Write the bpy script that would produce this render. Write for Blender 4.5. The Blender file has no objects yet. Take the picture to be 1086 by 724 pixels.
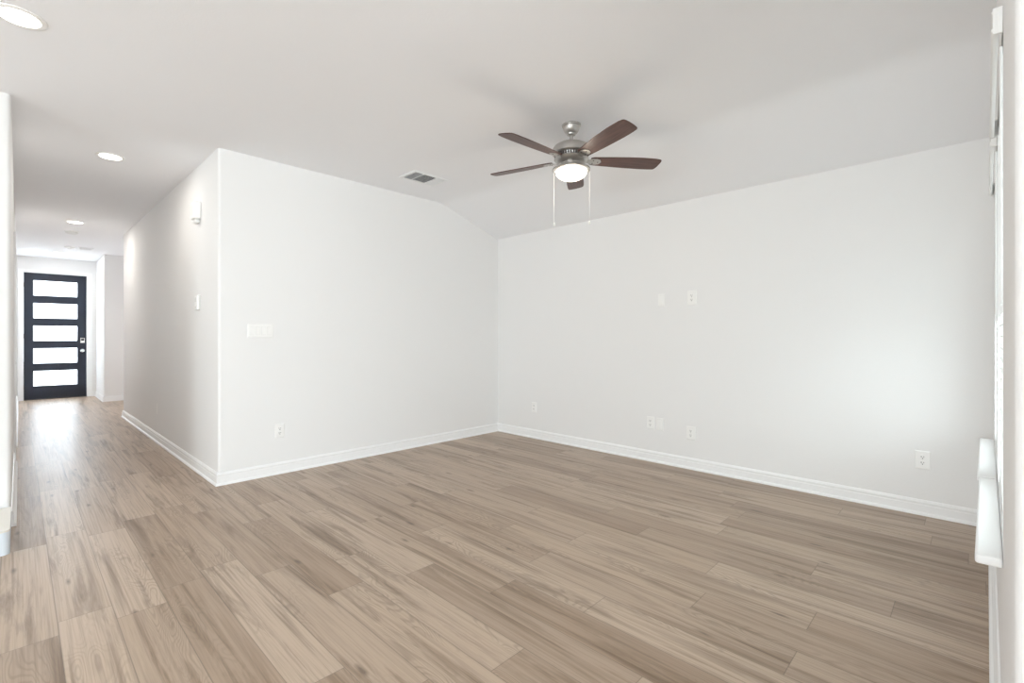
import bpy, bmesh, math, random
from mathutils import Vector, Matrix
PI = math.pi
random.seed(4)
S = bpy.context.scene
COL = S.collection

# ------------------------------------------------------------------ camera
F_PX, W_PX, H_PX = 506.2, 1086, 724
YAW = 0.8013
cam = bpy.data.cameras.new('camera'); cam_o = bpy.data.objects.new('camera', cam); COL.objects.link(cam_o)
cam.sensor_width = 36; cam.lens = F_PX / W_PX * 36
cam.shift_y = (357.3 - 362) / W_PX
cam.clip_start = .02
cam_o.location = (0, 0, 1.2044); cam_o.rotation_euler = (PI / 2, 0, -YAW)
S.camera = cam_o

# ------------------------------------------------------------------ colour management, sampling quality
S.view_settings.view_transform = 'Standard'; S.view_settings.look = 'None'
S.view_settings.exposure = 0.08; S.view_settings.gamma = 1; S.view_settings.use_curve_mapping = False
S.cycles.use_denoising = True
S.cycles.max_bounces = 14; S.cycles.diffuse_bounces = 9; S.cycles.glossy_bounces = 4
S.cycles.transparent_max_bounces = 12; S.cycles.sample_clamp_indirect = 6

# ------------------------------------------------------------------ daylight and added fill
world = bpy.data.worlds.new('overcast_sky'); S.world = world; world.use_nodes = True
bg = world.node_tree.nodes['Background']
bg.inputs[0].default_value = (.86, .93, 1, 1); bg.inputs[1].default_value = 1.25

def area_light(name, loc, rot, sx, sy, power, col=(1, 1, 1)):
    l = bpy.data.lights.new(name, 'AREA'); l.shape = 'RECTANGLE'; l.size = sx; l.size_y = sy
    l.energy = power; l.color = col
    o = bpy.data.objects.new(name, l); COL.objects.link(o); o.location = loc; o.rotation_euler = rot
    return o
# daylight just outside each glazed opening, then an added side hall fill
area_light('patio_daylight', (-.6, -4.0, .95), (PI / 2 + .85, 0, 0), 2.6, 2.0, 205, (.90, .945, 1))
area_light('kitchen_window_daylight', (-3.4, -4.0, 1.35), (PI / 2 + .7, 0, 0), 2.0, 1.3, 105, (.90, .945, 1))
area_light('breakfast_window_daylight', (-5.4, 0.65, 1.25), (PI / 2 + .55, 0, -PI / 2), 2.4, 1.5, 250, (.91, .95, 1))
area_light('living_window_daylight', (2.93, -.6, 1.0), (PI / 2 + .7, 0, 0), 2.1, 1.5, 72, (.90, .945, 1))
area_light('entry_daylight', (.5, 13.6, 1.4), (PI / 2, 0, PI), 1.2, 2.3, 185, (.93, .97, 1))
area_light('side_hall_fill', (2.45, 10.4, 1.3), (PI / 2, 0, PI / 2), 1.3, 1.7, 13, (.97, .98, 1))  # unseen fill added to brighten the hall; the side hall has no window

# ------------------------------------------------------------------ materials
def mat(name, col, rough=.5, metal=0., spec=.5, bump=None, emit=None, coat=0):
    m = bpy.data.materials.new(name); m.use_nodes = True
    nt = m.node_tree; b = nt.nodes['Principled BSDF']
    b.inputs['Base Color'].default_value = (*col, 1); b.inputs['Roughness'].default_value = rough
    b.inputs['Metallic'].default_value = metal; b.inputs['Specular IOR Level'].default_value = spec
    if coat: b.inputs['Coat Weight'].default_value = coat
    if emit:
        b.inputs['Emission Color'].default_value = (*emit[0], 1); b.inputs['Emission Strength'].default_value = emit[1]
    if bump:
        g = nt.nodes.new('ShaderNodeNewGeometry')
        n = nt.nodes.new('ShaderNodeTexNoise'); n.inputs['Scale'].default_value = bump[0]; n.inputs['Detail'].default_value = 2
        nt.links.new(g.outputs['Position'], n.inputs['Vector'])
        k = nt.nodes.new('ShaderNodeBump'); k.inputs['Strength'].default_value = bump[1]; k.inputs['Distance'].default_value = .002
        nt.links.new(n.outputs[0], k.inputs['Height']); nt.links.new(k.outputs[0], b.inputs['Normal'])
    return m

M = dict(
    wall=mat('wall_paint', (.84, .835, .83), .75, spec=.25, bump=(130, .25)),
    ceil=mat('ceiling_paint', (.89, .895, .915), .85, spec=.15, bump=(90, .3)),
    trim=mat('white_trim_paint', (.90, .90, .90), .35, spec=.4),
    plastic=mat('white_plastic', (.90, .895, .88), .4),
    plastic2=mat('grey_white_plastic', (.78, .78, .76), .5),
    slot=mat('dark_slot', (.04, .04, .04), .6),
    ventdark=mat('duct_dark', (.12, .12, .13), .8),
    vent=mat('vent_enamel', (.86, .87, .88), .4),
    pewter=mat('brushed_pewter', (.52, .50, .475), .36, metal=.85, bump=(240, .1)),
    pewterdark=mat('dark_pewter', (.10, .09, .085), .5, metal=.6),
    chrome=mat('satin_nickel', (.75, .75, .74), .25, metal=1),
    door=mat('door_stain', (.012, .017, .032), .32, spec=.4, bump=(40, .15)),
    blind=mat('white_slat', (.90, .90, .89), .45),
    vinyl=mat('white_vinyl', (.88, .88, .88), .4),
    plinth=mat('pale_plinth_top', (.78, .76, .71), .6),
    plinthface=mat('pale_blue_grey_face', (.70, .76, .82), .5),
    ground=mat('outdoor_ground', (.30, .31, .27), .9, bump=(6, .4)),
    chain=mat('bead_chain', (.86, .85, .82), .35, metal=.3),
)

def glass_mat(name, tint, gloss):
    m = bpy.data.materials.new(name); m.use_nodes = True; nt = m.node_tree; nt.nodes.clear()
    o = nt.nodes.new('ShaderNodeOutputMaterial'); t = nt.nodes.new('ShaderNodeBsdfTransparent'); t.inputs[0].default_value = (*tint, 1)
    g = nt.nodes.new('ShaderNodeBsdfGlossy'); g.inputs['Roughness'].default_value = .02
    x = nt.nodes.new('ShaderNodeMixShader'); x.inputs[0].default_value = gloss
    nt.links.new(t.outputs[0], x.inputs[1]); nt.links.new(g.outputs[0], x.inputs[2]); nt.links.new(x.outputs[0], o.inputs[0])
    return m
M['glass'] = glass_mat('clear_glass', (.93, .97, .96), .06)
def frosted():
    m = bpy.data.materials.new('frosted_glass'); m.use_nodes = True; nt = m.node_tree; nt.nodes.clear()
    o = nt.nodes.new('ShaderNodeOutputMaterial'); t = nt.nodes.new('ShaderNodeBsdfTranslucent'); t.inputs[0].default_value = (.93, .97, 1, 1)
    g = nt.nodes.new('ShaderNodeBsdfGlossy'); g.inputs['Roughness'].default_value = .2
    x = nt.nodes.new('ShaderNodeMixShader'); x.inputs[0].default_value = .06
    nt.links.new(t.outputs[0], x.inputs[1]); nt.links.new(g.outputs[0], x.inputs[2]); nt.links.new(x.outputs[0], o.inputs[0])
    return m
M['frost'] = frosted()
def lamp_mat(name, col, s):
    m = bpy.data.materials.new(name); m.use_nodes = True; nt = m.node_tree; nt.nodes.clear()
    o = nt.nodes.new('ShaderNodeOutputMaterial'); e = nt.nodes.new('ShaderNodeEmission')
    e.inputs[0].default_value = (*col, 1); e.inputs[1].default_value = s; nt.links.new(e.outputs[0], o.inputs[0]); return m
M['lens'] = lamp_mat('lit_downlight_lens', (1, .95, .86), 9)
M['bowl'] = lamp_mat('lit_glass_bowl', (1, .90, .76), 5)

class NB:
    """small helper to write node graphs as expressions"""
    def __init__(s, nt): s.nt = nt
    def _in(s, sock, v):
        if isinstance(v, (int, float)): sock.default_value = v
        elif isinstance(v, tuple): sock.default_value = v
        else: s.nt.links.new(v, sock)
    def m(s, op, a, b=0., c=None):
        n = s.nt.nodes.new('ShaderNodeMath'); n.operation = op; s._in(n.inputs[0], a); s._in(n.inputs[1], b)
        if c is not None: s._in(n.inputs[2], c)
        return n.outputs[0]
    def xyz(s, x, y, z=0.):
        n = s.nt.nodes.new('ShaderNodeCombineXYZ'); s._in(n.inputs[0], x); s._in(n.inputs[1], y); s._in(n.inputs[2], z); return n.outputs[0]
    def noise(s, v, scale, detail=2, rough=.5, dist=0.):
        n = s.nt.nodes.new('ShaderNodeTexNoise'); s._in(n.inputs['Vector'], v); n.inputs['Scale'].default_value = scale
        n.inputs['Detail'].default_value = detail; n.inputs['Roughness'].default_value = rough; n.inputs['Distortion'].default_value = dist
        return n.outputs[0]
    def white(s, v):
        n = s.nt.nodes.new('ShaderNodeTexWhiteNoise'); n.noise_dimensions = '3D'; s._in(n.inputs['Vector'], v); return n.outputs[0]
    def rng(s, v, a, b, c=0., d=1.):
        n = s.nt.nodes.new('ShaderNodeMapRange'); s._in(n.inputs[0], v)
        for i, q in enumerate((a, b, c, d)): n.inputs[i + 1].default_value = q
        return n.outputs[0]
    def mix(s, f, a, b, mode='MIX'):
        n = s.nt.nodes.new('ShaderNodeMix'); n.data_type = 'RGBA'; n.blend_type = mode
        s._in(n.inputs[0], f); s._in(n.inputs[6], a); s._in(n.inputs[7], b); return n.outputs[2]

def floor_mat():
    m = bpy.data.materials.new('oak_vinyl_planks'); m.use_nodes = True; nt = m.node_tree; n = NB(nt)
    b = nt.nodes['Principled BSDF']
    g = nt.nodes.new('ShaderNodeNewGeometry'); sp = nt.nodes.new('ShaderNodeSeparateXYZ'); nt.links.new(g.outputs['Position'], sp.inputs[0])
    X, Y = sp.outputs[0], sp.outputs[1]
    PW, PL = .178, 1.22
    xr = n.m('DIVIDE', n.m('SUBTRACT', n.m('MULTIPLY_ADD', Y, .00166, X), .1167), PW)
    row = n.m('FLOOR', xr); fx = n.m('FRACT', xr)
    off = n.white(n.xyz(row, 3.7, 1.1))
    yr = n.m('ADD', n.m('DIVIDE', Y, PL), n.m('MULTIPLY', off, 5.0)); idn = n.m('FLOOR', yr); fy = n.m('FRACT', yr)
    rnd = n.white(n.xyz(row, idn, 2.2)); rnd2 = n.white(n.xyz(row, idn, 7.9))
    ph = n.m('MULTIPLY', rnd, 37.)
    base = n.mix(rnd, (.345, .252, .182, 1), (.535, .422, .325, 1))
    base = n.mix(n.m('MULTIPLY', rnd2, .35), base, (.36, .252, .168, 1))
    # broad streaks along the plank
    st = n.noise(n.xyz(n.m('MULTIPLY', X, 15.), n.m('MULTIPLY', Y, .85), ph), 1., 5, .66, .7)
    base = n.mix(n.rng(st, .50, .70, 0, .85), base, (.145, .092, .053, 1))
    base = n.mix(n.rng(st, .46, .25, 0, .38), base, (.53, .42, .31, 1))
    # fine pores
    fi = n.noise(n.xyz(n.m('MULTIPLY', X, 110.), n.m('MULTIPLY', Y, 1.7), ph), 1., 3, .6)
    base = n.mix(n.rng(fi, .44, .74, 0, .45), base, (.20, .145, .105, 1))
    # cathedral figure: contour lines of a stretched noise, in patches
    fg = n.noise(n.xyz(n.m('MULTIPLY', X, 9.), n.m('MULTIPLY', Y, 1.9), ph), 1., 1.5, .45, .4)
    ln = n.m('SINE', n.m('MULTIPLY', fg, 165.))
    mask = n.rng(n.noise(n.xyz(n.m('MULTIPLY', X, 8.), n.m('MULTIPLY', Y, 1.1), n.m('ADD', ph, 9.)), 1., 1), .50, .64)
    base = n.mix(n.m('MULTIPLY', n.rng(ln, .0, 1., 0, .34), mask), base, (.17, .125, .09, 1))
    # knots
    vo = nt.nodes.new('ShaderNodeTexVoronoi'); vo.inputs['Scale'].default_value = 1; vo.voronoi_dimensions = '2D'
    nt.links.new(n.xyz(n.m('MULTIPLY', X, 5.6), n.m('MULTIPLY_ADD', Y, 1.5, ph)), vo.inputs['Vector'])
    cs_ = nt.nodes.new('ShaderNodeSeparateColor'); nt.links.new(vo.outputs['Color'], cs_.inputs[0])
    gate = n.m('GREATER_THAN', cs_.outputs[0], .74)
    kn = n.m('ADD', vo.outputs['Distance'], n.m('MULTIPLY', n.noise(n.xyz(n.m('MULTIPLY', X, 30.), n.m('MULTIPLY', Y, 12.), ph), 1., 2), .10))
    base = n.mix(n.m('MULTIPLY', gate, n.rng(kn, .13, .06, 0, .7)), base, (.10, .07, .05, 1))
    # joints
    ex = n.m('MINIMUM', fx, n.m('SUBTRACT', 1., fx)); ey = n.m('MULTIPLY', n.m('MINIMUM', fy, n.m('SUBTRACT', 1., fy)), PL / PW)
    e = n.m('MINIMUM', ex, ey)
    seam = n.rng(e, .004, .014, 1, 0)
    base = n.mix(n.m('MULTIPLY', seam, .55), base, (.12, .09, .07, 1))
    nt.links.new(base, b.inputs['Base Color'])
    nt.links.new(n.rng(fi, .3, .8, .30, .44), b.inputs['Roughness'])
    b.inputs['Specular IOR Level'].default_value = .38
    bp = nt.nodes.new('ShaderNodeBump'); bp.inputs['Strength'].default_value = .25; bp.inputs['Distance'].default_value = .001
    nt.links.new(n.m('SUBTRACT', n.m('MULTIPLY', fi, -.5), seam), bp.inputs['Height']); nt.links.new(bp.outputs[0], b.inputs['Normal'])
    return m
M['floor'] = floor_mat()
def blade_mat():
    m = bpy.data.materials.new('walnut_blade'); m.use_nodes = True; nt = m.node_tree; n = NB(nt); b = nt.nodes['Principled BSDF']
    tc = nt.nodes.new('ShaderNodeTexCoord'); sp = nt.nodes.new('ShaderNodeSeparateXYZ'); nt.links.new(tc.outputs['Object'], sp.inputs[0])
    f = n.noise(n.xyz(n.m('MULTIPLY', sp.outputs[0], 6.), n.m('MULTIPLY', sp.outputs[1], 90.)), 1., 4, .6, .6)
    nt.links.new(n.mix(n.rng(f, .35, .7), (.060, .026, .020, 1), (.135, .062, .045, 1)), b.inputs['Base Color'])
    b.inputs['Roughness'].default_value = .38; return m
M['blade'] = blade_mat()

# ------------------------------------------------------------------ mesh builder
class MB:
    def __init__(s): s.v = []; s.f = []
    def add(s, vs, fs):
        k = len(s.v); s.v += [tuple(p) for p in vs]; s.f += [tuple(i + k for i in f) for f in fs]; return s
    def box(s, x0, x1, y0, y1, z0, z1, M_=None):
        vs = [Vector((x, y, z)) for z in (z0, z1) for y in (y0, y1) for x in (x0, x1)]
        if M_ is not None: vs = [M_ @ p for p in vs]
        return s.add(vs, [(0, 2, 3, 1), (4, 5, 7, 6), (0, 1, 5, 4), (1, 3, 7, 5), (3, 2, 6, 7), (2, 0, 4, 6)])
    def prism(s, pts, z0, z1, M_=None):
        n = len(pts); vs = [Vector((p[0], p[1], z0)) for p in pts] + [Vector((p[0], p[1], z1)) for p in pts]
        if M_ is not None: vs = [M_ @ p for p in vs]
        return s.add(vs, [tuple(range(n))[::-1], tuple(range(n, 2 * n))] + [(i, (i + 1) % n, n + (i + 1) % n, n + i) for i in range(n)])
    def lathe(s, prof, seg=32, M_=None, cap=True):
        vs = []; fs = []
        for r, z in prof:
            for i in range(seg):
                a = 2 * PI * i / seg; vs.append(Vector((r * math.cos(a), r * math.sin(a), z)))
        n = len(prof)
        for j in range(n - 1):
            for i in range(seg):
                i2 = (i + 1) % seg; fs.append((j * seg + i, j * seg + i2, (j + 1) * seg + i2, (j + 1) * seg + i))
        if cap: fs.append(tuple(range(seg))[::-1]); fs.append(tuple((n - 1) * seg + i for i in range(seg)))
        if M_ is not None: vs = [M_ @ p for p in vs]
        return s.add(vs, fs)
    def sweep(s, prof, p0, p1, nrm, e0=0, e1=0):
        """prof: closed list of (offset from wall, z); runs p0->p1; ends slide by offset*e for mitres"""
        p0 = Vector((*p0, 0)); p1 = Vector((*p1, 0)); d = (p1 - p0).normalized(); nv = Vector((*nrm, 0)).normalized()
        n = len(prof)
        vs = [p0 + nv * o - d * (o * e0) + Vector((0, 0, z)) for o, z in prof] + [p1 + nv * o + d * (o * e1) + Vector((0, 0, z)) for o, z in prof]
        return s.add(vs, [tuple(range(n)), tuple(range(n, 2 * n))[::-1]] + [(i, n + i, n + (i + 1) % n, (i + 1) % n) for i in range(n)])
    def build(s, name, m, parent=None, smooth=False, bevel=0, seg=2, loc=None):
        me = bpy.data.meshes.new(name); me.from_pydata(s.v, [], s.f); me.update()
        b = bmesh.new(); b.from_mesh(me); bmesh.ops.recalc_face_normals(b, faces=b.faces)
        if bevel:
            ed = [e for e in b.edges if len(e.link_faces) == 2 and e.calc_face_angle() > .6]
            bmesh.ops.bevel(b, geom=ed, offset=bevel, segments=seg, affect='EDGES', profile=.5, clamp_overlap=True)
        b.to_mesh(me); b.free()
        if smooth:
            for p in me.polygons: p.use_smooth = True
            try: me.set_sharp_from_angle(angle=.6)
            except Exception: pass
        me.materials.append(M[m])
        o = bpy.data.objects.new(name, me); COL.objects.link(o)
        if parent is not None: o.parent = parent
        if loc: o.location = loc
        return o

def struct(o): o['kind'] = 'structure'; return o
def tag(o, label, cat, group=None):
    o['label'] = label; o['category'] = cat
    if group: o['group'] = group
    return o
def empty(name, loc, rz=0):
    o = bpy.data.objects.new(name, None); COL.objects.link(o); o.location = loc; o.rotation_euler = (0, 0, rz); o.empty_display_size = .1
    return o
def copy_tree(o, parent=None):
    c = o.copy(); COL.objects.link(c)
    if parent is not None: c.parent = parent
    for ch in list(o.children): copy_tree(ch, c)
    return c

# ------------------------------------------------------------------ layout (metres)
XH, YA, XB = 1.125, 4.4105, 4.2857          # corner of hall wall / end wall; east wall
HC, HB = 2.743, 2.4575                      # flat ceiling, low end of the sloped ceiling
XBRK = 3.395                                # where the ceiling starts to slope
aA, aB, aH = -.00296, .00515, -.00659       # the walls are a touch out of square
YD = 12.924                                 # entry door wall
XL = -.037                                  # left wall of the hall
YL = 4.39                                   # its end, facing the kitchen
XE = 1.115                                  # where the window wall ends towards the breakfast area
def Aw(x): return YA + aA * (x - XH)
YB = Aw(XB)
def Bw(y): return XB + aB * (y - YB)
def Hw(y): return XH + aH * (y - YA)
def Cw(x): return -.032 - .0133 * x
YBACK, XWEST = -3.7, -5.1

def arc(cx, cy, r, a0, a1, n=6):
    return [(cx + r * math.cos(a0 + (a1 - a0) * i / n), cy + r * math.sin(a0 + (a1 - a0) * i / n)) for i in range(n + 1)]

# floor
struct(MB().box(XWEST - .2, XB + .25, YBACK - .2, YD + .2, -.08, 0).build('floor', 'floor'))
struct(MB().box(-30, 30, -30, 40, -.35, -.25).build('ground', 'ground'))
# ceiling: flat, easing into the slope that falls to the east wall
prof = [(XWEST - .25, HC), (XBRK - .10, HC)]
sl = (HC - HB) / (XB - XBRK)
for i in range(1, 9):
    t = i / 8; x = XBRK - .10 + .20 * t
    prof.append((x, HC - sl * .10 * t * t))
prof.append((XB + .3, HB - sl * .3))
n = len(prof)
b = MB(); y0, y1 = YBACK - .2, YD + .25
vs = [(x, y0, z) for x, z in prof] + [(x, y1, z) for x, z in prof] + [(prof[0][0], y0, 3.0), (prof[-1][0], y0, 3.0), (prof[0][0], y1, 3.0), (prof[-1][0], y1, 3.0)]
fs = [(i, i + 1, n + i + 1, n + i) for i in range(n - 1)] + [(2 * n, 2 * n + 2, 2 * n + 3, 2 * n + 1)]
fs += [tuple(range(n)) + (2 * n + 1, 2 * n), tuple(range(n, 2 * n)) + (2 * n + 3, 2 * n + 2), (0, 2 * n, 2 * n + 2, n), (n - 1, 2 * n + 1, 2 * n + 3, 2 * n - 1)]
ce = struct(b.add(vs, fs).build('ceiling', 'ceil', smooth=True))

TOP = HC + .05
def wall_prism(name, pts): return struct(MB().prism(pts, -.02, TOP).build(name, 'wall', smooth=True))
def wall_run(name, p0, p1, out, thick, holes=(), bull=0):
    """wall from p0 to p1 (inner face), thickness on the side 'out'; holes (s0,s1,z0,z1)"""
    p0 = Vector((*p0, 0)); p1 = Vector((*p1, 0)); L = (p1 - p0).length; d = (p1 - p0).normalized(); o = Vector((*out, 0)).normalized()
    MM = Matrix(((d.x, o.x, 0, p0.x), (d.y, o.y, 0, p0.y), (0, 0, 1, 0), (0, 0, 0, 1)))
    ss = sorted({0, L, *[h[0] for h in holes], *[h[1] for h in holes]}); b = MB()
    for a, c in zip(ss[:-1], ss[1:]):
        hs = sorted([h for h in holes if h[0] <= a + 1e-6 and h[1] >= c - 1e-6], key=lambda h: h[2])
        z = -.02
        for h in hs:
            if h[2] > z: b.box(a, c, 0, thick, z, h[2], MM)
            z = h[3]
        b.box(a, c, 0, thick, z, TOP, MM)
    return struct(b.build(name, 'wall')), MM

r = .022
# wall with the light switches (north), with a bullnose at the hall corner
pts = [(XB + .15, Aw(XB + .15)), (XH + r, Aw(XH + r))] + arc(XH + r, YA + r, r, -PI / 2, -PI, 8)[1:] + [(Hw(YA + .14), YA + .14), (XB + .15, YA + .14)]
wall_prism('wall_north', pts)
# hall wall, from there to the side hall
YE = 9.222
pts = [(Hw(YA + .14), YA + .14), (Hw(YE - r), YE - r)] + arc(Hw(YE) + r, YE - r, r, PI, PI / 2, 6)[1:] + [(2.6, YE), (2.6, YE - .14), (XH + .14, YE - .14), (XH + .14, YA + .14)]
wall_prism('wall_hall_right', pts)
# side hall: far side and end
YS = 11.65
pts = [(2.6, YS), (1.098 + r, YS)] + arc(1.098 + r, YS + r, r, -PI / 2, -PI, 6)[1:] + [(1.098, YD + .02), (2.6, YD + .02)]
wall_prism('wall_foyer_right', pts)
wall_prism('wall_side_hall', [(2.6, YE - .1), (2.6, YS + .1), (2.75, YS + .1), (2.75, YE - .1)])
# east wall
wall_prism('wall_east', [(Bw(-.3), -.3), (Bw(YB + .1), YB + .1), (XB + .2, YB + .1), (XB + .2, -.3)])
# entry wall
DX0, DX1, DZ = .055, .957, 2.44
entry, _ = wall_run('wall_entry', (XL - .1, YD), (1.2, YD), (0, 1), .15, [(DX0 - (XL - .1), DX1 - (XL - .1), -.03, DZ)])
# hall left wall
LD0, LD1, LDZ = 6.66, 7.42, 2.16
pts = [(-.20, YL), (XL - r, YL)] + arc(XL - r, YL + r, r, -PI / 2, 0, 6)[1:] + [(XL, YL + .14), (-.20, YL + .14)]
wall_prism('wall_hall_left_end', pts)
wall_run('wall_hall_left', (XL, YL + .14), (XL, YD + .1), (-1, 0), .14, [(LD0 - YL - .14, LD1 - YL - .14, -.03, LDZ)])
wall_run('wall_kitchen', (XWEST, YL), (-.20, YL), (0, 1), .14)
# window wall (south), ends in a bullnose at the breakfast area
WZ0, WZ1 = .604, 2.085
p0, p1 = (XE + .2, Cw(XE + .2)), (XB + .18, Cw(XB + .18))
W = [(1.885, 2.835), (2.975, 3.935)]
cs = math.sqrt(1 + .0133 ** 2)
_, MC = wall_run('wall_south', p0, p1, (-.0133, -1), .15, [((a - p0[0]) * cs, (c - p0[0]) * cs, WZ0, WZ1) for a, c in W])
pts = [(p0[0], p0[1]), (XE + r, Cw(XE + r))] + arc(XE + r, Cw(XE + r) - r, r, PI / 2, PI, 8)[1:] + [(XE, YBACK), (XE + .15, YBACK), (XE + .15, p0[1] - .15), (p0[0], p0[1] - .15)]
wall_prism('wall_breakfast', pts)
# behind the camera
wall_run('wall_back', (XWEST, YBACK), (XE + .15, YBACK), (0, -1), .15, [(.7, 2.7, .95, 2.15), (3.3, 5.7, -.03, 2.15)])
wall_run('wall_west', (XWEST, YBACK), (XWEST, YL + .1), (-1, 0), .15, [(3.2, 5.5, .75, 2.1)])

# ------------------------------------------------------------------ baseboards (4 inch, with shoe moulding)
BP = [(0, 0), (.026, 0), (.026, .006), (.023, .014), (.0165, .019), (.0145, .021), (.0145, .066), (.012, .070), (.012, .076), (.0135, .080), (.0135, .087), (.009, .094), (.006, .100), (0, .1015)]
def base(name, p0, p1, nrm, e0=0, e1=0): return struct(MB().sweep(BP, p0, p1, nrm, e0, e1).build(name, 'trim'))
k = .0115
base('baseboard_north', (XH - 0, YA), (XB, YB), (aA, -1), 1, -1)
base('baseboard_east', (Bw(Cw(XB)), Cw(XB)), (XB, YB), (-1, aB), -1, -1)
base('baseboard_hall_right', (XH, YA), (Hw(YE), YE), (-1, aH), 1, 1)
base('baseboard_side_hall', (1.098, YS), (2.6, YS), (0, -1), 1, -1)
base('baseboard_foyer_right', (1.098, YS), (1.098, YD), (-1, 0), 1, -1)
base('baseboard_entry_left', (XL, YD), (-.02, YD), (0, -1), -1, 0)
base('baseboard_entry_right', (1.032, YD), (1.098, YD), (0, -1), 0, -1)
base('baseboard_hall_left', (XL, YL), (XL, LD0 - .06), (1, 0), 0, 0)
base('baseboard_hall_left_far', (XL, LD1 + .06), (XL, YD), (1, 0), 0, -1)
base('baseboard_kitchen', (-.9, YL), (XL, YL), (0, -1), 0, 0)
base('baseboard_south', (XE, Cw(XE)), (XB, Cw(XB)), (.0133, 1), 1, -1)
base('baseboard_breakfast', (XE, Cw(XE)), (XE, YBACK), (-1, 0), 1, -1)

# low plinth with a rounded corner beside the end of the hall wall
pl = empty('plinth', (-.5, 4.1, 0))
fp = [(-.42, .262), (-.42, -.255), (.42, -.255)] + [(x - .04 + .462 , y) for x, y in ()]
fp = [(-.40, .26), (-.40, -.26)] + arc(.464 - .03, -.26 + .03, .03, -PI / 2, 0, 6) + [(.464, .26)]
MB().prism(fp, 0, .126).build('face_board', 'plinthface', pl, smooth=True)
MB().prism(fp, .126, .136).build('top_board', 'plinth', pl, smooth=True)
tag(pl, 'low pale plinth with a rounded corner at the foot of the hall wall end', 'plinth')

# ------------------------------------------------------------------ entry door
d1 = empty('door_1', ((DX0 + DX1) / 2, YD, 0)); d1['kind'] = 'structure'
ox = (DX0 + DX1) / 2
def P(m, *a): return m.box(*a)
y0, y1 = .045, .09                      # slab set back in the frame
panes = [(.25 + .436 * i, .25 + .436 * i + .312) for i in range(5)]
px0, px1 = .176 - ox, .824 - ox
sx0, sx1 = DX0 + .004 - ox, DX1 - .004 - ox
b = MB(); b.box(sx0, px0, y0, y1, .012, DZ - .004).box(px1, sx1, y0, y1, .012, DZ - .004)
zz = .012
for a, c in panes: b.box(px0, px1, y0, y1, zz, a); zz = c
b.box(px0, px1, y0, y1, zz, DZ - .004)
b.build('door_panel', 'door', d1)
for a, c in panes:
    MB().box(px0 - .004, px1 + .004, y0 + .018, y0 + .026, a - .004, c + .004).build('glass_pane', 'frost', d1)
    f = MB()
    f.box(px0, px0 + .012, y0 - .006, y0 + .01, a, c).box(px1 - .012, px1, y0 - .006, y0 + .01, a, c)
    f.box(px0, px1, y0 - .006, y0 + .01, a, a + .012).box(px0, px1, y0 - .006, y0 + .01, c - .012, c)
    f.build('pane_bead', 'door', d1)
kx = .890 - ox
RX = Matrix.Rotation(PI / 2, 4, 'X')
lk = MB().box(kx - .033, kx + .033, y0 - .026, y0, 1.085, 1.19).build('smart_lock', 'chrome', d1, bevel=.006)
MB().box(kx - .022, kx + .022, y0 - .029, y0 - .025, 1.13, 1.18).build('keypad', 'slot', lk)
kn = MB().lathe([(.033, 0), (.033, .008), (.014, .012), (.013, .035), (.027, .045), (.030, .056), (.026, .066), (.012, .070)], 24,
                Matrix.Translation((kx, y0, .93)) @ RX).build('door_knob', 'chrome', d1, smooth=True)
MB().box(sx0, sx1, 0.02, .11, 0, .012).build('threshold', 'pewterdark', d1)
for z in (.25, 1.22, 2.2): MB().box(sx0 - .006, sx0 + .006, y0 - .008, y0, z - .045, z + .045).build('hinge', 'pewterdark', d1)
b = MB()
CP = .076
CH = .056
b.add([(x, y, z) for y in (YD - .018, YD) for x, z in ((DX0 - CP, 0), (DX0, 0), (DX0, DZ), (DX1, DZ), (DX1, 0), (DX1 + CP, 0), (DX1 + CP, DZ + CH), (DX0 - CP, DZ + CH))],
      [tuple(range(8)), tuple(range(15, 7, -1))] + [(i, (i + 1) % 8, 8 + (i + 1) % 8, 8 + i) for i in range(8)])
struct(b.build('trim_1', 'trim'))
# plain closed door in the left side of the hall
d2 = empty('door_2', (XL - .06, (LD0 + LD1) / 2, 0)); d2['kind'] = 'structure'
hw = (LD1 - LD0) / 2
MB().box(-.02, .02, -hw + .004, hw - .004, .01, LDZ - .004).build('door_panel', 'trim', d2)
MB().lathe([(.03, 0), (.03, .008), (.012, .012), (.012, .03), (.026, .038), (.026, .05), (.01, .056)], 16,
           Matrix.Translation((.02, -hw + .07, .95)) @ Matrix.Rotation(PI / 2, 4, 'Y')).build('door_knob', 'chrome', d2, smooth=True)
b = MB()
b.add([(x, y, z) for x in (XL, XL + .014) for y, z in ((LD0 - .058, 0), (LD0, 0), (LD0, LDZ), (LD1, LDZ), (LD1, 0), (LD1 + .058, 0), (LD1 + .058, LDZ + .058), (LD0 - .058, LDZ + .058))],
      [tuple(range(8)), tuple(range(15, 7, -1))] + [(i, (i + 1) % 8, 8 + (i + 1) % 8, 8 + i) for i in range(8)])
struct(b.build('trim_2', 'trim'))

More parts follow.
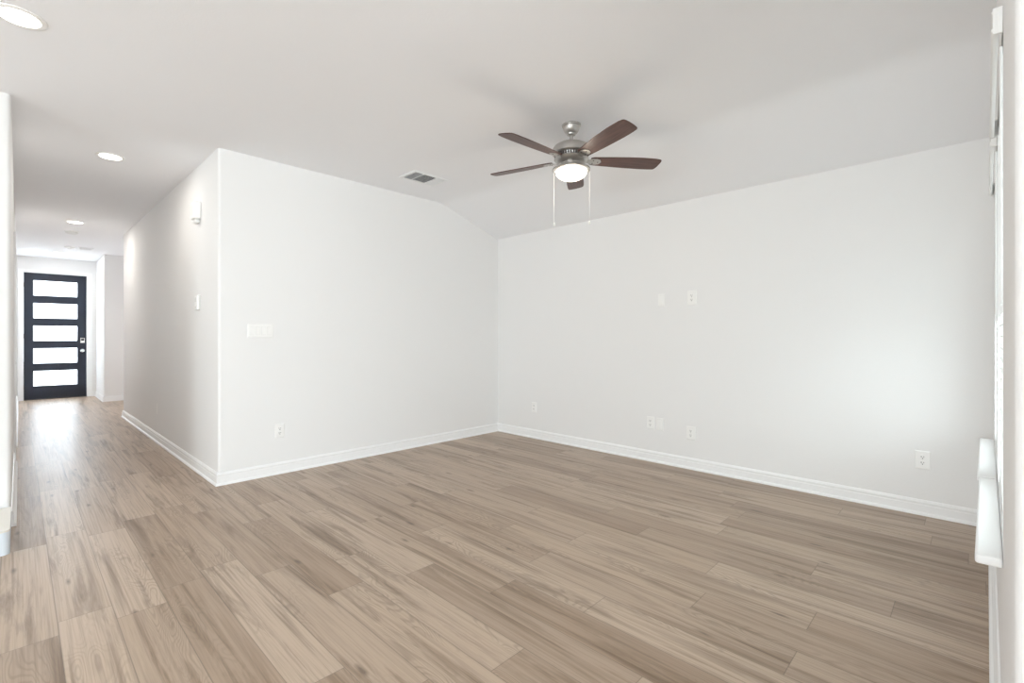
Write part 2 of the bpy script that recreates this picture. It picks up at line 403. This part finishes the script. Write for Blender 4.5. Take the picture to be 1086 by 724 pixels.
# ------------------------------------------------------------------ south windows, sills and blinds
def wc(x, off=0): return Vector((x + .0133 * off, Cw(x) + off, 0))   # off: out from the wall face into the room
RC = math.atan(-.0133)
for i, (a, c) in enumerate(W):
    mx = (a + c) / 2; hw = (c - a) / 2 * cs
    w = empty('window_%d' % (i + 1), tuple(wc(mx)), RC); w['kind'] = 'structure'
    f = MB(); Y0, Y1 = -.14, -.085
    f.box(-hw, -hw + .045, Y0, Y1, WZ0, WZ1).box(hw - .045, hw, Y0, Y1, WZ0, WZ1).box(-hw, hw, Y0, Y1, WZ0, WZ0 + .05).box(-hw, hw, Y0, Y1, WZ1 - .045, WZ1)
    f.build('window_frame', 'vinyl', w, bevel=.003)
    MB().box(-hw + .04, hw - .04, -.125, -.095, 1.31, 1.36).build('meeting_rail', 'vinyl', w, bevel=.003)
    MB().box(-hw + .04, hw - .04, -.114, -.108, WZ0 + .045, WZ1 - .04).build('glass_pane', 'glass', w)
    # stool
    sa, sc = ((1.845, 2.868), (2.893, 3.99))[i]
    f = MB(); A0, A1 = (sa - mx) * cs, (sc - mx) * cs
    f.box(A0, A1, .0005, (.056, .062)[i], WZ0 - .026, WZ0)
    s_ = f.build('window_sill', 'trim', w, bevel=.007, seg=3)
    MB().box(-hw, hw, -.084, .0, WZ0 - .0, WZ0 + .002).build('sill_ledge', 'trim', w)
    # blind
    bl = empty('window_blind', tuple(wc(mx)), RC)
    va, vc = ((1.872, 2.852), (2.965, 4.0))[i]
    V0, V1 = (va - mx) * cs, (vc - mx) * cs
    v = MB().box(V0, V1, .010, .021, 2.040, 2.112)
    v.box(V0, V0 + .010, .0006, .012, 2.040, 2.112).box(V1 - .010, V1, .0006, .012, 2.040, 2.112)
    for z in (2.052, 2.100): v.box(V0, V1, .0195, .0235, z - .004, z + .004)
    v.build('valance', 'blind', bl, bevel=.002)
    MB().box(-hw + .006, hw - .006, -.052, -.004, 2.035, 2.078).build('headrail', 'blind', bl, bevel=.002)
    f = MB(); z = .655
    while z < 2.02:
        T = Matrix.Translation((0, -.029, z)) @ Matrix.Rotation(math.radians(-22), 4, 'X')
        f.box(-hw + .008, hw - .008, -.025, .025, -.0013, .0013, T); z += .043
    f.build('slats', 'blind', bl)
    MB().box(-hw + .008, hw - .008, -.052, -.006, .610, .626).build('bottom_rail', 'blind', bl, bevel=.003)
    for x in (-hw + .13, hw - .13):
        MB().box(x - .0015, x + .0015, -.0025, -.0012, .626, 2.036).box(x - .0015, x + .0015, -.056, -.0545, .626, 2.036).build('ladder_cord', 'blind', bl)
    MB().lathe([(.004, 1.30), (.005, 1.32), (.0035, 1.34), (.0035, 2.035)], 8, Matrix.Translation((-hw + .07, .003, 0))).build('tilt_wand', 'blind', bl)
    tag(bl, ('white slatted blind with valance on the near window of the right wall',
             'white slatted blind with valance on the far window, next to the corner')[i], 'blind', 'blinds on the right-hand windows')

# glazed openings behind the camera
def simple_window(name, cx, cy, rz, w, z0, z1, mull=1):
    o = empty(name, (cx, cy, 0), rz); o['kind'] = 'structure'; f = MB(); h = w / 2
    f.box(-h, -h + .05, -.05, .02, z0, z1).box(h - .05, h, -.05, .02, z0, z1).box(-h, h, -.05, .02, z0, z0 + .05).box(-h, h, -.05, .02, z1 - .05, z1)
    for k in range(mull): x = -h + w * (k + 1) / (mull + 1); f.box(x - .03, x + .03, -.05, .02, z0, z1)
    f.build('window_frame', 'vinyl', o)
    MB().box(-h + .045, h - .045, -.02, -.014, z0 + .045, z1 - .045).build('glass_pane', 'glass', o)
simple_window('window_3', -3.4, YBACK - .1, 0, 2.0, .95, 2.15)
simple_window('window_4', -.6, YBACK - .1, 0, 2.4, 0, 2.15)
simple_window('window_5', XWEST - .1, .65, PI / 2, 2.3, .75, 2.1)

# ------------------------------------------------------------------ wall plates
# local frame: x along the wall, -y out of the wall, z up
RA = math.atan(aA); RB = -PI / 2 - aB; RHR = PI / 2 - aH
def wallpos(w, s, z):
    if w == 'A': return (s, Aw(s), z), RA
    if w == 'B': return (Bw(s), s, z), -PI / 2 - aB
    if w == 'H': return (Hw(s), s, z), PI / 2 + 0
def plate_body(o, w, h, t=.006):
    f = MB(); a, c = w / 2, h / 2; q = .005
    pts = [(-a, -c), (a, -c), (a, c), (-a, c)]
    vs = [(x, 0, z) for x, z in pts] + [(x, -t * .5, z) for x, z in pts] + [(x * (1 - q / a), -t, z * (1 - q / c)) for x, z in pts]
    fs = [(0, 1, 2, 3), (8, 11, 10, 9)] + [(i, (i + 1) % 4, 4 + (i + 1) % 4, 4 + i) for i in range(4)] + [(4 + i, 4 + (i + 1) % 4, 8 + (i + 1) % 4, 8 + i) for i in range(4)]
    f.add(vs, fs); return f.build('cover_plate', 'plastic', o)
def outlet(wall, s, z, label, w=.080, h=.124, group=None):
    loc, rz = wallpos(wall, s, z)
    if wall == 'B': rz = PI / 2 - aB + PI if False else rz
    o = empty('power_outlet', loc, rz); plate_body(o, w, h)
    for dz in (.0195, -.0195):
        q = MB(); q.prism([(-.0135, -.0145), (.0135, -.0145), (.017, -.008), (.017, .008), (.0135, .0145), (-.0135, .0145), (-.017, .008), (-.017, -.008)], 0, .0025,
                          Matrix.Translation((0, -.0055, dz)) @ Matrix.Rotation(PI / 2, 4, 'X'))
        rc = q.build('socket', 'plastic', o)
        m_ = MB(); m_.box(-.0080, -.0052, -.0088, -.0078, dz - .001, dz + .009); m_.box(.0052, .0078, -.0088, -.0078, dz, dz + .008)
        m_.prism(arc(0, 0, .0032, 0, 2 * PI, 10)[:-1], 0, .001, Matrix.Translation((0, -.0078, dz - .0075)) @ Matrix.Rotation(PI / 2, 4, 'X'))
        m_.build('slots', 'slot', rc)
    MB().lathe([(.003, 0), (.0025, .0015)], 10, Matrix.Translation((0, -.006, 0)) @ Matrix.Rotation(PI / 2, 4, 'X')).build('screw', 'plastic2', o)
    return tag(o, label, 'outlet', group)
def blank(wall, s, z, label, w=.072, h=.118, jack=True):
    loc, rz = wallpos(wall, s, z)
    o = empty('cable_plate', loc, rz); plate_body(o, w, h)
    if jack: MB().box(-.017, .017, -.0085, -.0055, -.034, .034).build('insert', 'plastic', o, bevel=.001)
    for dz in (.048, -.048): MB().lathe([(.003, 0), (.0025, .0012)], 10, Matrix.Translation((0, -.006, dz)) @ Matrix.Rotation(PI / 2, 4, 'X')).build('screw', 'plastic2', o)
    return tag(o, label, 'wall plate')
outlet('A', 1.600, .377, 'white power outlet low on the wall under the light switches')
outlet('B', 3.777, .366, 'white power outlet low on the right wall, closest to the room corner', .074, .120)
outlet('B', 2.262, .372, 'white power outlet low on the right wall, touching side by side with a blank plate', .074, .120)
blank('B', 2.166, .369, 'white cable plate low on the right wall just right of an outlet')
outlet('B', 1.860, .327, 'white power outlet set slightly lower than its neighbours on the right wall', .084, .122)
outlet('B', .252, .371, 'white power outlet at the right end of the right wall near the window sill', .082, .124)
blank('B', 2.150, 1.557, 'narrow white plate halfway up the right wall, left of the outlet beside it', .066, .115)
outlet('B', 1.851, 1.563, 'white power outlet halfway up the right wall for a television', .086, .130)
outlet('H', 6.82, .376, 'white power outlet low on the hall wall')
# light switches
loc, rz = wallpos('A', 1.443, 1.258)
o = empty('light_switch', loc, rz); plate_body(o, .203, .114, .007)
for i in range(4):
    x = -.069 + .046 * i
    MB().box(x - .0175, x + .0175, -.0085, -.006, -.034, .034).build('switch_frame', 'plastic2', o)
    T = Matrix.Translation((x, -.0085, 0)) @ Matrix.Rotation(math.radians(3.5 if i % 2 else -3.5), 4, 'X')
    MB().box(-.0155, .0155, -.0035, .003, -.032, .032, T).build('rocker', 'plastic', o, bevel=.001)
tag(o, 'wide white plate with four rocker light switches near the hall corner', 'light switch')
# thermostat and chime box on the hall wall; local +x runs towards the camera
loc, rz = wallpos('H', 4.985, 1.512)
def on_hall(name, s, z):
    o = empty(name, (Hw(s), s, z), -PI / 2); return o      # local -y -> -x world (out of the wall)
o = on_hall('thermostat', 4.99, 1.512)
MB().box(-.050, .050, -.006, 0, -.070, .070).build('back_plate', 'plastic2', o, bevel=.003)
MB().box(-.045, .045, -.026, -.006, -.064, .064).build('housing', 'plastic', o, bevel=.006)
MB().box(-.030, .030, -.0268, -.0258, .005, .045).build('display', 'plastic2', o)
for x in (-.018, 0, .018): MB().box(x - .005, x + .005, -.0280, -.0258, -.045, -.035).build('button', 'plastic2', o, bevel=.001)
tag(o, 'white thermostat halfway up the hall wall below the chime box', 'thermostat')
o = on_hall('chime_box', 4.99, 2.33)
MB().box(-.070, .070, -.055, 0, -.078, .078).build('housing', 'plastic', o, bevel=.012, seg=3)
MB().box(-.045, .045, -.040, -.004, -.112, -.078).build('lower_cover', 'plastic2', o, bevel=.006)
f = MB()
for kx_ in range(5): f.box(-.035, .035, -.0565, -.0548, -.045 + .02 * kx_, -.040 + .02 * kx_)
f.build('sound_slots', 'plastic2', o)
tag(o, 'small white chime box high on the hall wall near the ceiling', 'door chime')

# ------------------------------------------------------------------ ceiling fixtures
def downlight(x, y, label, power):
    o = empty('recessed_light', (x, y, HC))
    MB().lathe([(.100, 0), (.100, -.003), (.094, -.006), (.076, -.004), (.074, 0)], 40).build('trim_ring', 'plastic', o, smooth=True)
    MB().lathe([(.0755, -.0015), (.0755, -.0045)], 40).build('lens', 'lens', o)
    l = bpy.data.lights.new('downlight_lamp', 'AREA'); l.shape = 'DISK'; l.size = .13; l.energy = power; l.color = (1, .955, .89); l.spread = PI
    lo = bpy.data.objects.new('downlight_lamp', l); COL.objects.link(lo); lo.parent = o; lo.location = (0, 0, -.008)
    return tag(o, label, 'ceiling light', 'recessed ceiling lights')
downlight(.000, 3.300, 'round lit recessed light cut by the top left corner of the picture', 1.2)
downlight(.540, 5.290, 'round lit recessed light at the start of the hall ceiling', 5)
downlight(.520, 8.650, 'round lit recessed light in mid hall, in front of the smoke detector', 8)
downlight(.510, 12.00, 'round lit recessed light furthest down the hall, in front of the entry door', 7)
o = empty('smoke_detector', (.53, 9.42, HC))
MB().lathe([(.078, 0), (.078, -.010), (.072, -.014)], 32).build('base', 'plastic', o, smooth=True)
MB().lathe([(.068, -.013), (.066, -.030), (.050, -.042), (.02, -.045)], 32).build('cover', 'plastic2', o, smooth=True)
tag(o, 'round white smoke detector on the hall ceiling', 'smoke detector')
o = empty('ceiling_sensor', (.60, 11.1, HC))
MB().lathe([(.070, 0), (.068, -.018), (.05, -.026)], 32).build('base', 'plastic', o, smooth=True)
MB().lathe([(.03, -.025), (.026, -.036), (.01, -.040)], 24).build('cap', 'plastic', o, smooth=True)
tag(o, 'small round white sensor on the hall ceiling beside the far vent', 'sensor')
def register(name, x0, x1, y0, y1, label, banks):
    o = empty(name, ((x0 + x1) / 2, (y0 + y1) / 2, HC)); w, h = (x1 - x0) / 2, (y1 - y0) / 2; q = .028
    f = MB(); f.box(-w, w, -h, -h + q, -.008, 0).box(-w, w, h - q, h, -.008, 0).box(-w, -w + q, -h + q, h - q, -.008, 0).box(w - q, w, -h + q, h - q, -.008, 0)
    f.build('frame', 'vent', o, bevel=.003)
    MB().box(-w + q, w - q, -h + q, h - q, -.001, -.0002).build('duct_opening', 'ventdark', o)
    W2 = 2 * (w - q); x = -w + q
    for frac, kind, ang in banks:
        xe = x + W2 * frac; f = MB()
        if kind == 'v':
            nn = max(2, int((xe - x) / .014))
            for i in range(nn):
                cx = x + (xe - x) * (i + .5) / nn
                f.box(-.0055, .0055, -h + q, h - q, -.0006, .0006, Matrix.Translation((cx, 0, -.0062)) @ Matrix.Rotation(ang, 4, 'Y'))
        else:
            nn = int(2 * (h - q) / .014)
            for i in range(nn):
                cy = -h + q + 2 * (h - q) * (i + .5) / nn
                f.box(x, xe, -.0055, .0055, -.0006, .0006, Matrix.Translation((0, cy, -.0062)) @ Matrix.Rotation(ang, 4, 'X'))
        f.build('louvers', 'vent', o)
        if xe < w - q - .01: MB().box(xe - .004, xe + .004, -h + q, h - q, -.008, -.001).build('divider', 'vent', o)
        x = xe
    return tag(o, label, 'vent')
register('ceiling_vent', 2.535, 2.930, 3.700, 3.965, 'white ceiling register with three banks of louvers over the empty room', [(.27, 'v', math.radians(-52)), (.46, 'h', math.radians(24)), (.27, 'v', math.radians(50))])
register('ceiling_vent', .700, .900, 10.98, 11.22, 'white ceiling register at the far end of the hall beside the round sensor', [(1., 'h', math.radians(-40))])

# ------------------------------------------------------------------ ceiling fan
FX, FY = 2.786, 2.100
fan = empty('ceiling_fan', (FX, FY, HC))
Z = lambda z: z - HC
MB().lathe([(.068, 0), (.069, -.006), (.067, -.014), (.061, -.018), (.059, -.030), (.052, -.048), (.041, -.062), (.033, -.066), (.031, -.074), (.022, -.078)], 40).build('canopy', 'pewter', fan, smooth=True)
MB().lathe([(.0125, -.072), (.0125, -.128), (.022, -.130), (.024, -.146), (.028, -.150)], 24).build('downrod', 'pewter', fan, smooth=True)
MB().lathe([(.028, Z(2.606)), (.070, Z(2.603)), (.100, Z(2.597)), (.122, Z(2.585)), (.134, Z(2.568)), (.138, Z(2.548)), (.137, Z(2.530)), (.131, Z(2.524)), (.117, Z(2.521)), (.112, Z(2.498)),
            (.122, Z(2.496)), (.125, Z(2.489)), (.114, Z(2.476)), (.090, Z(2.468)), (.070, Z(2.464))], 48).build('motor_housing', 'pewter', fan, smooth=True)
f = MB()
for i in range(40):
    a = 2 * PI * i / 40
    f.box(.1105, .1215, -.0060, .0060, Z(2.500), Z(2.519), Matrix.Rotation(a, 4, 'Z'))
f.build('vent_slots', 'pewterdark', fan)
MB().lathe([(.068, Z(2.466)), (.068, Z(2.452)), (.060, Z(2.448)), (.064, Z(2.440)), (.094, Z(2.434)), (.124, Z(2.428)), (.135, Z(2.421)), (.136, Z(2.410)), (.128, Z(2.406)), (.112, Z(2.406))], 48).build('light_fitter', 'pewter', fan, smooth=True)
prof = [(.116, Z(2.408))]
for i in range(1, 11):
    a = i / 11 * PI / 2; prof.append((.115 * math.cos(a), Z(2.405) - .066 * math.sin(a)))
bw = MB().lathe(prof, 48).build('glass_bowl', 'bowl', fan, smooth=True)
bw['label'] = 'lit frosted glass bowl'
l = bpy.data.lights.new('fan_lamp', 'POINT'); l.energy = 3; l.color = (1, .90, .76); l.shadow_soft_size = .07
lo = bpy.data.objects.new('fan_lamp', l); COL.objects.link(lo); lo.parent = fan; lo.location = (0, 0, Z(2.26))
# blades
def blade_mesh():
    up = [(.140, .040), (.16, .050), (.23, .056), (.32, .063), (.42, .069), (.52, .073), (.60, .073), (.640, .070)]
    tip = [(.650, .064), (.657, .050), (.664, .020), (.668, -.015), (.668, -.038), (.664, -.050), (.655, -.058)]
    lo_ = [(.62, -.065), (.52, -.069), (.42, -.067), (.32, -.061), (.23, -.054), (.16, -.048), (.140, -.038)]
    return up + tip + lo_
def make_blade(parent, ang):
    b = MB().prism(blade_mesh(), -.003, .003).build('blade', 'blade', parent, bevel=.0015, seg=1)
    R = Matrix.Translation((0, 0, Z(2.487))) @ Matrix.Rotation(ang, 4, 'Z') @ Matrix.Rotation(math.radians(-12), 4, 'X')
    b.matrix_local = R
    # bracket below and above the root of the blade
    f = MB().prism([(.122, -.020), (.150, -.033), (.185, -.036), (.210, -.026), (.222, 0), (.210, .026), (.185, .036), (.150, .033), (.122, .020)], -.0075, -.0032)
    f.prism([(.085, -.012), (.11, -.014), (.138, -.022), (.138, .022), (.11, .014), (.085, .012)], -.010, .000)
    br = f.build('blade_bracket', 'pewter', b, bevel=.0015, seg=1)
    for (sx, sy) in ((.160, -.018), (.160, .018), (.196, 0)):
        MB().lathe([(.005, -.0075), (.004, -.0095)], 10, Matrix.Translation((sx, sy, 0))).build('bracket_screw', 'pewterdark', b)
    return b
for k in range(5):
    az = YAW + math.radians(11 + 72 * k)          # compass direction (from +y towards +x)
    make_blade(fan, PI / 2 - az)
# pull chains
rx, ry = math.cos(YAW), -math.sin(YAW)
for s_, zb in ((-.126, 2.030), (.132, 2.040)):
    f = MB(); x, y = rx * s_, ry * s_
    f.lathe([(.0012, Z(2.415)), (.0012, Z(zb))], 6, Matrix.Translation((x, y, 0)))
    c = f.build('pull_chain', 'chain', fan)
    MB().lathe([(.002, .018), (.006, .012), (.008, .004), (.0065, -.006), (.002, -.010)], 16, Matrix.Translation((x, y, Z(zb) - .012))).build('pull_knob', 'chain', c, smooth=True)
tag(fan, 'five-blade ceiling fan with dark wood blades, pewter housing and lit glass bowl', 'ceiling fan')
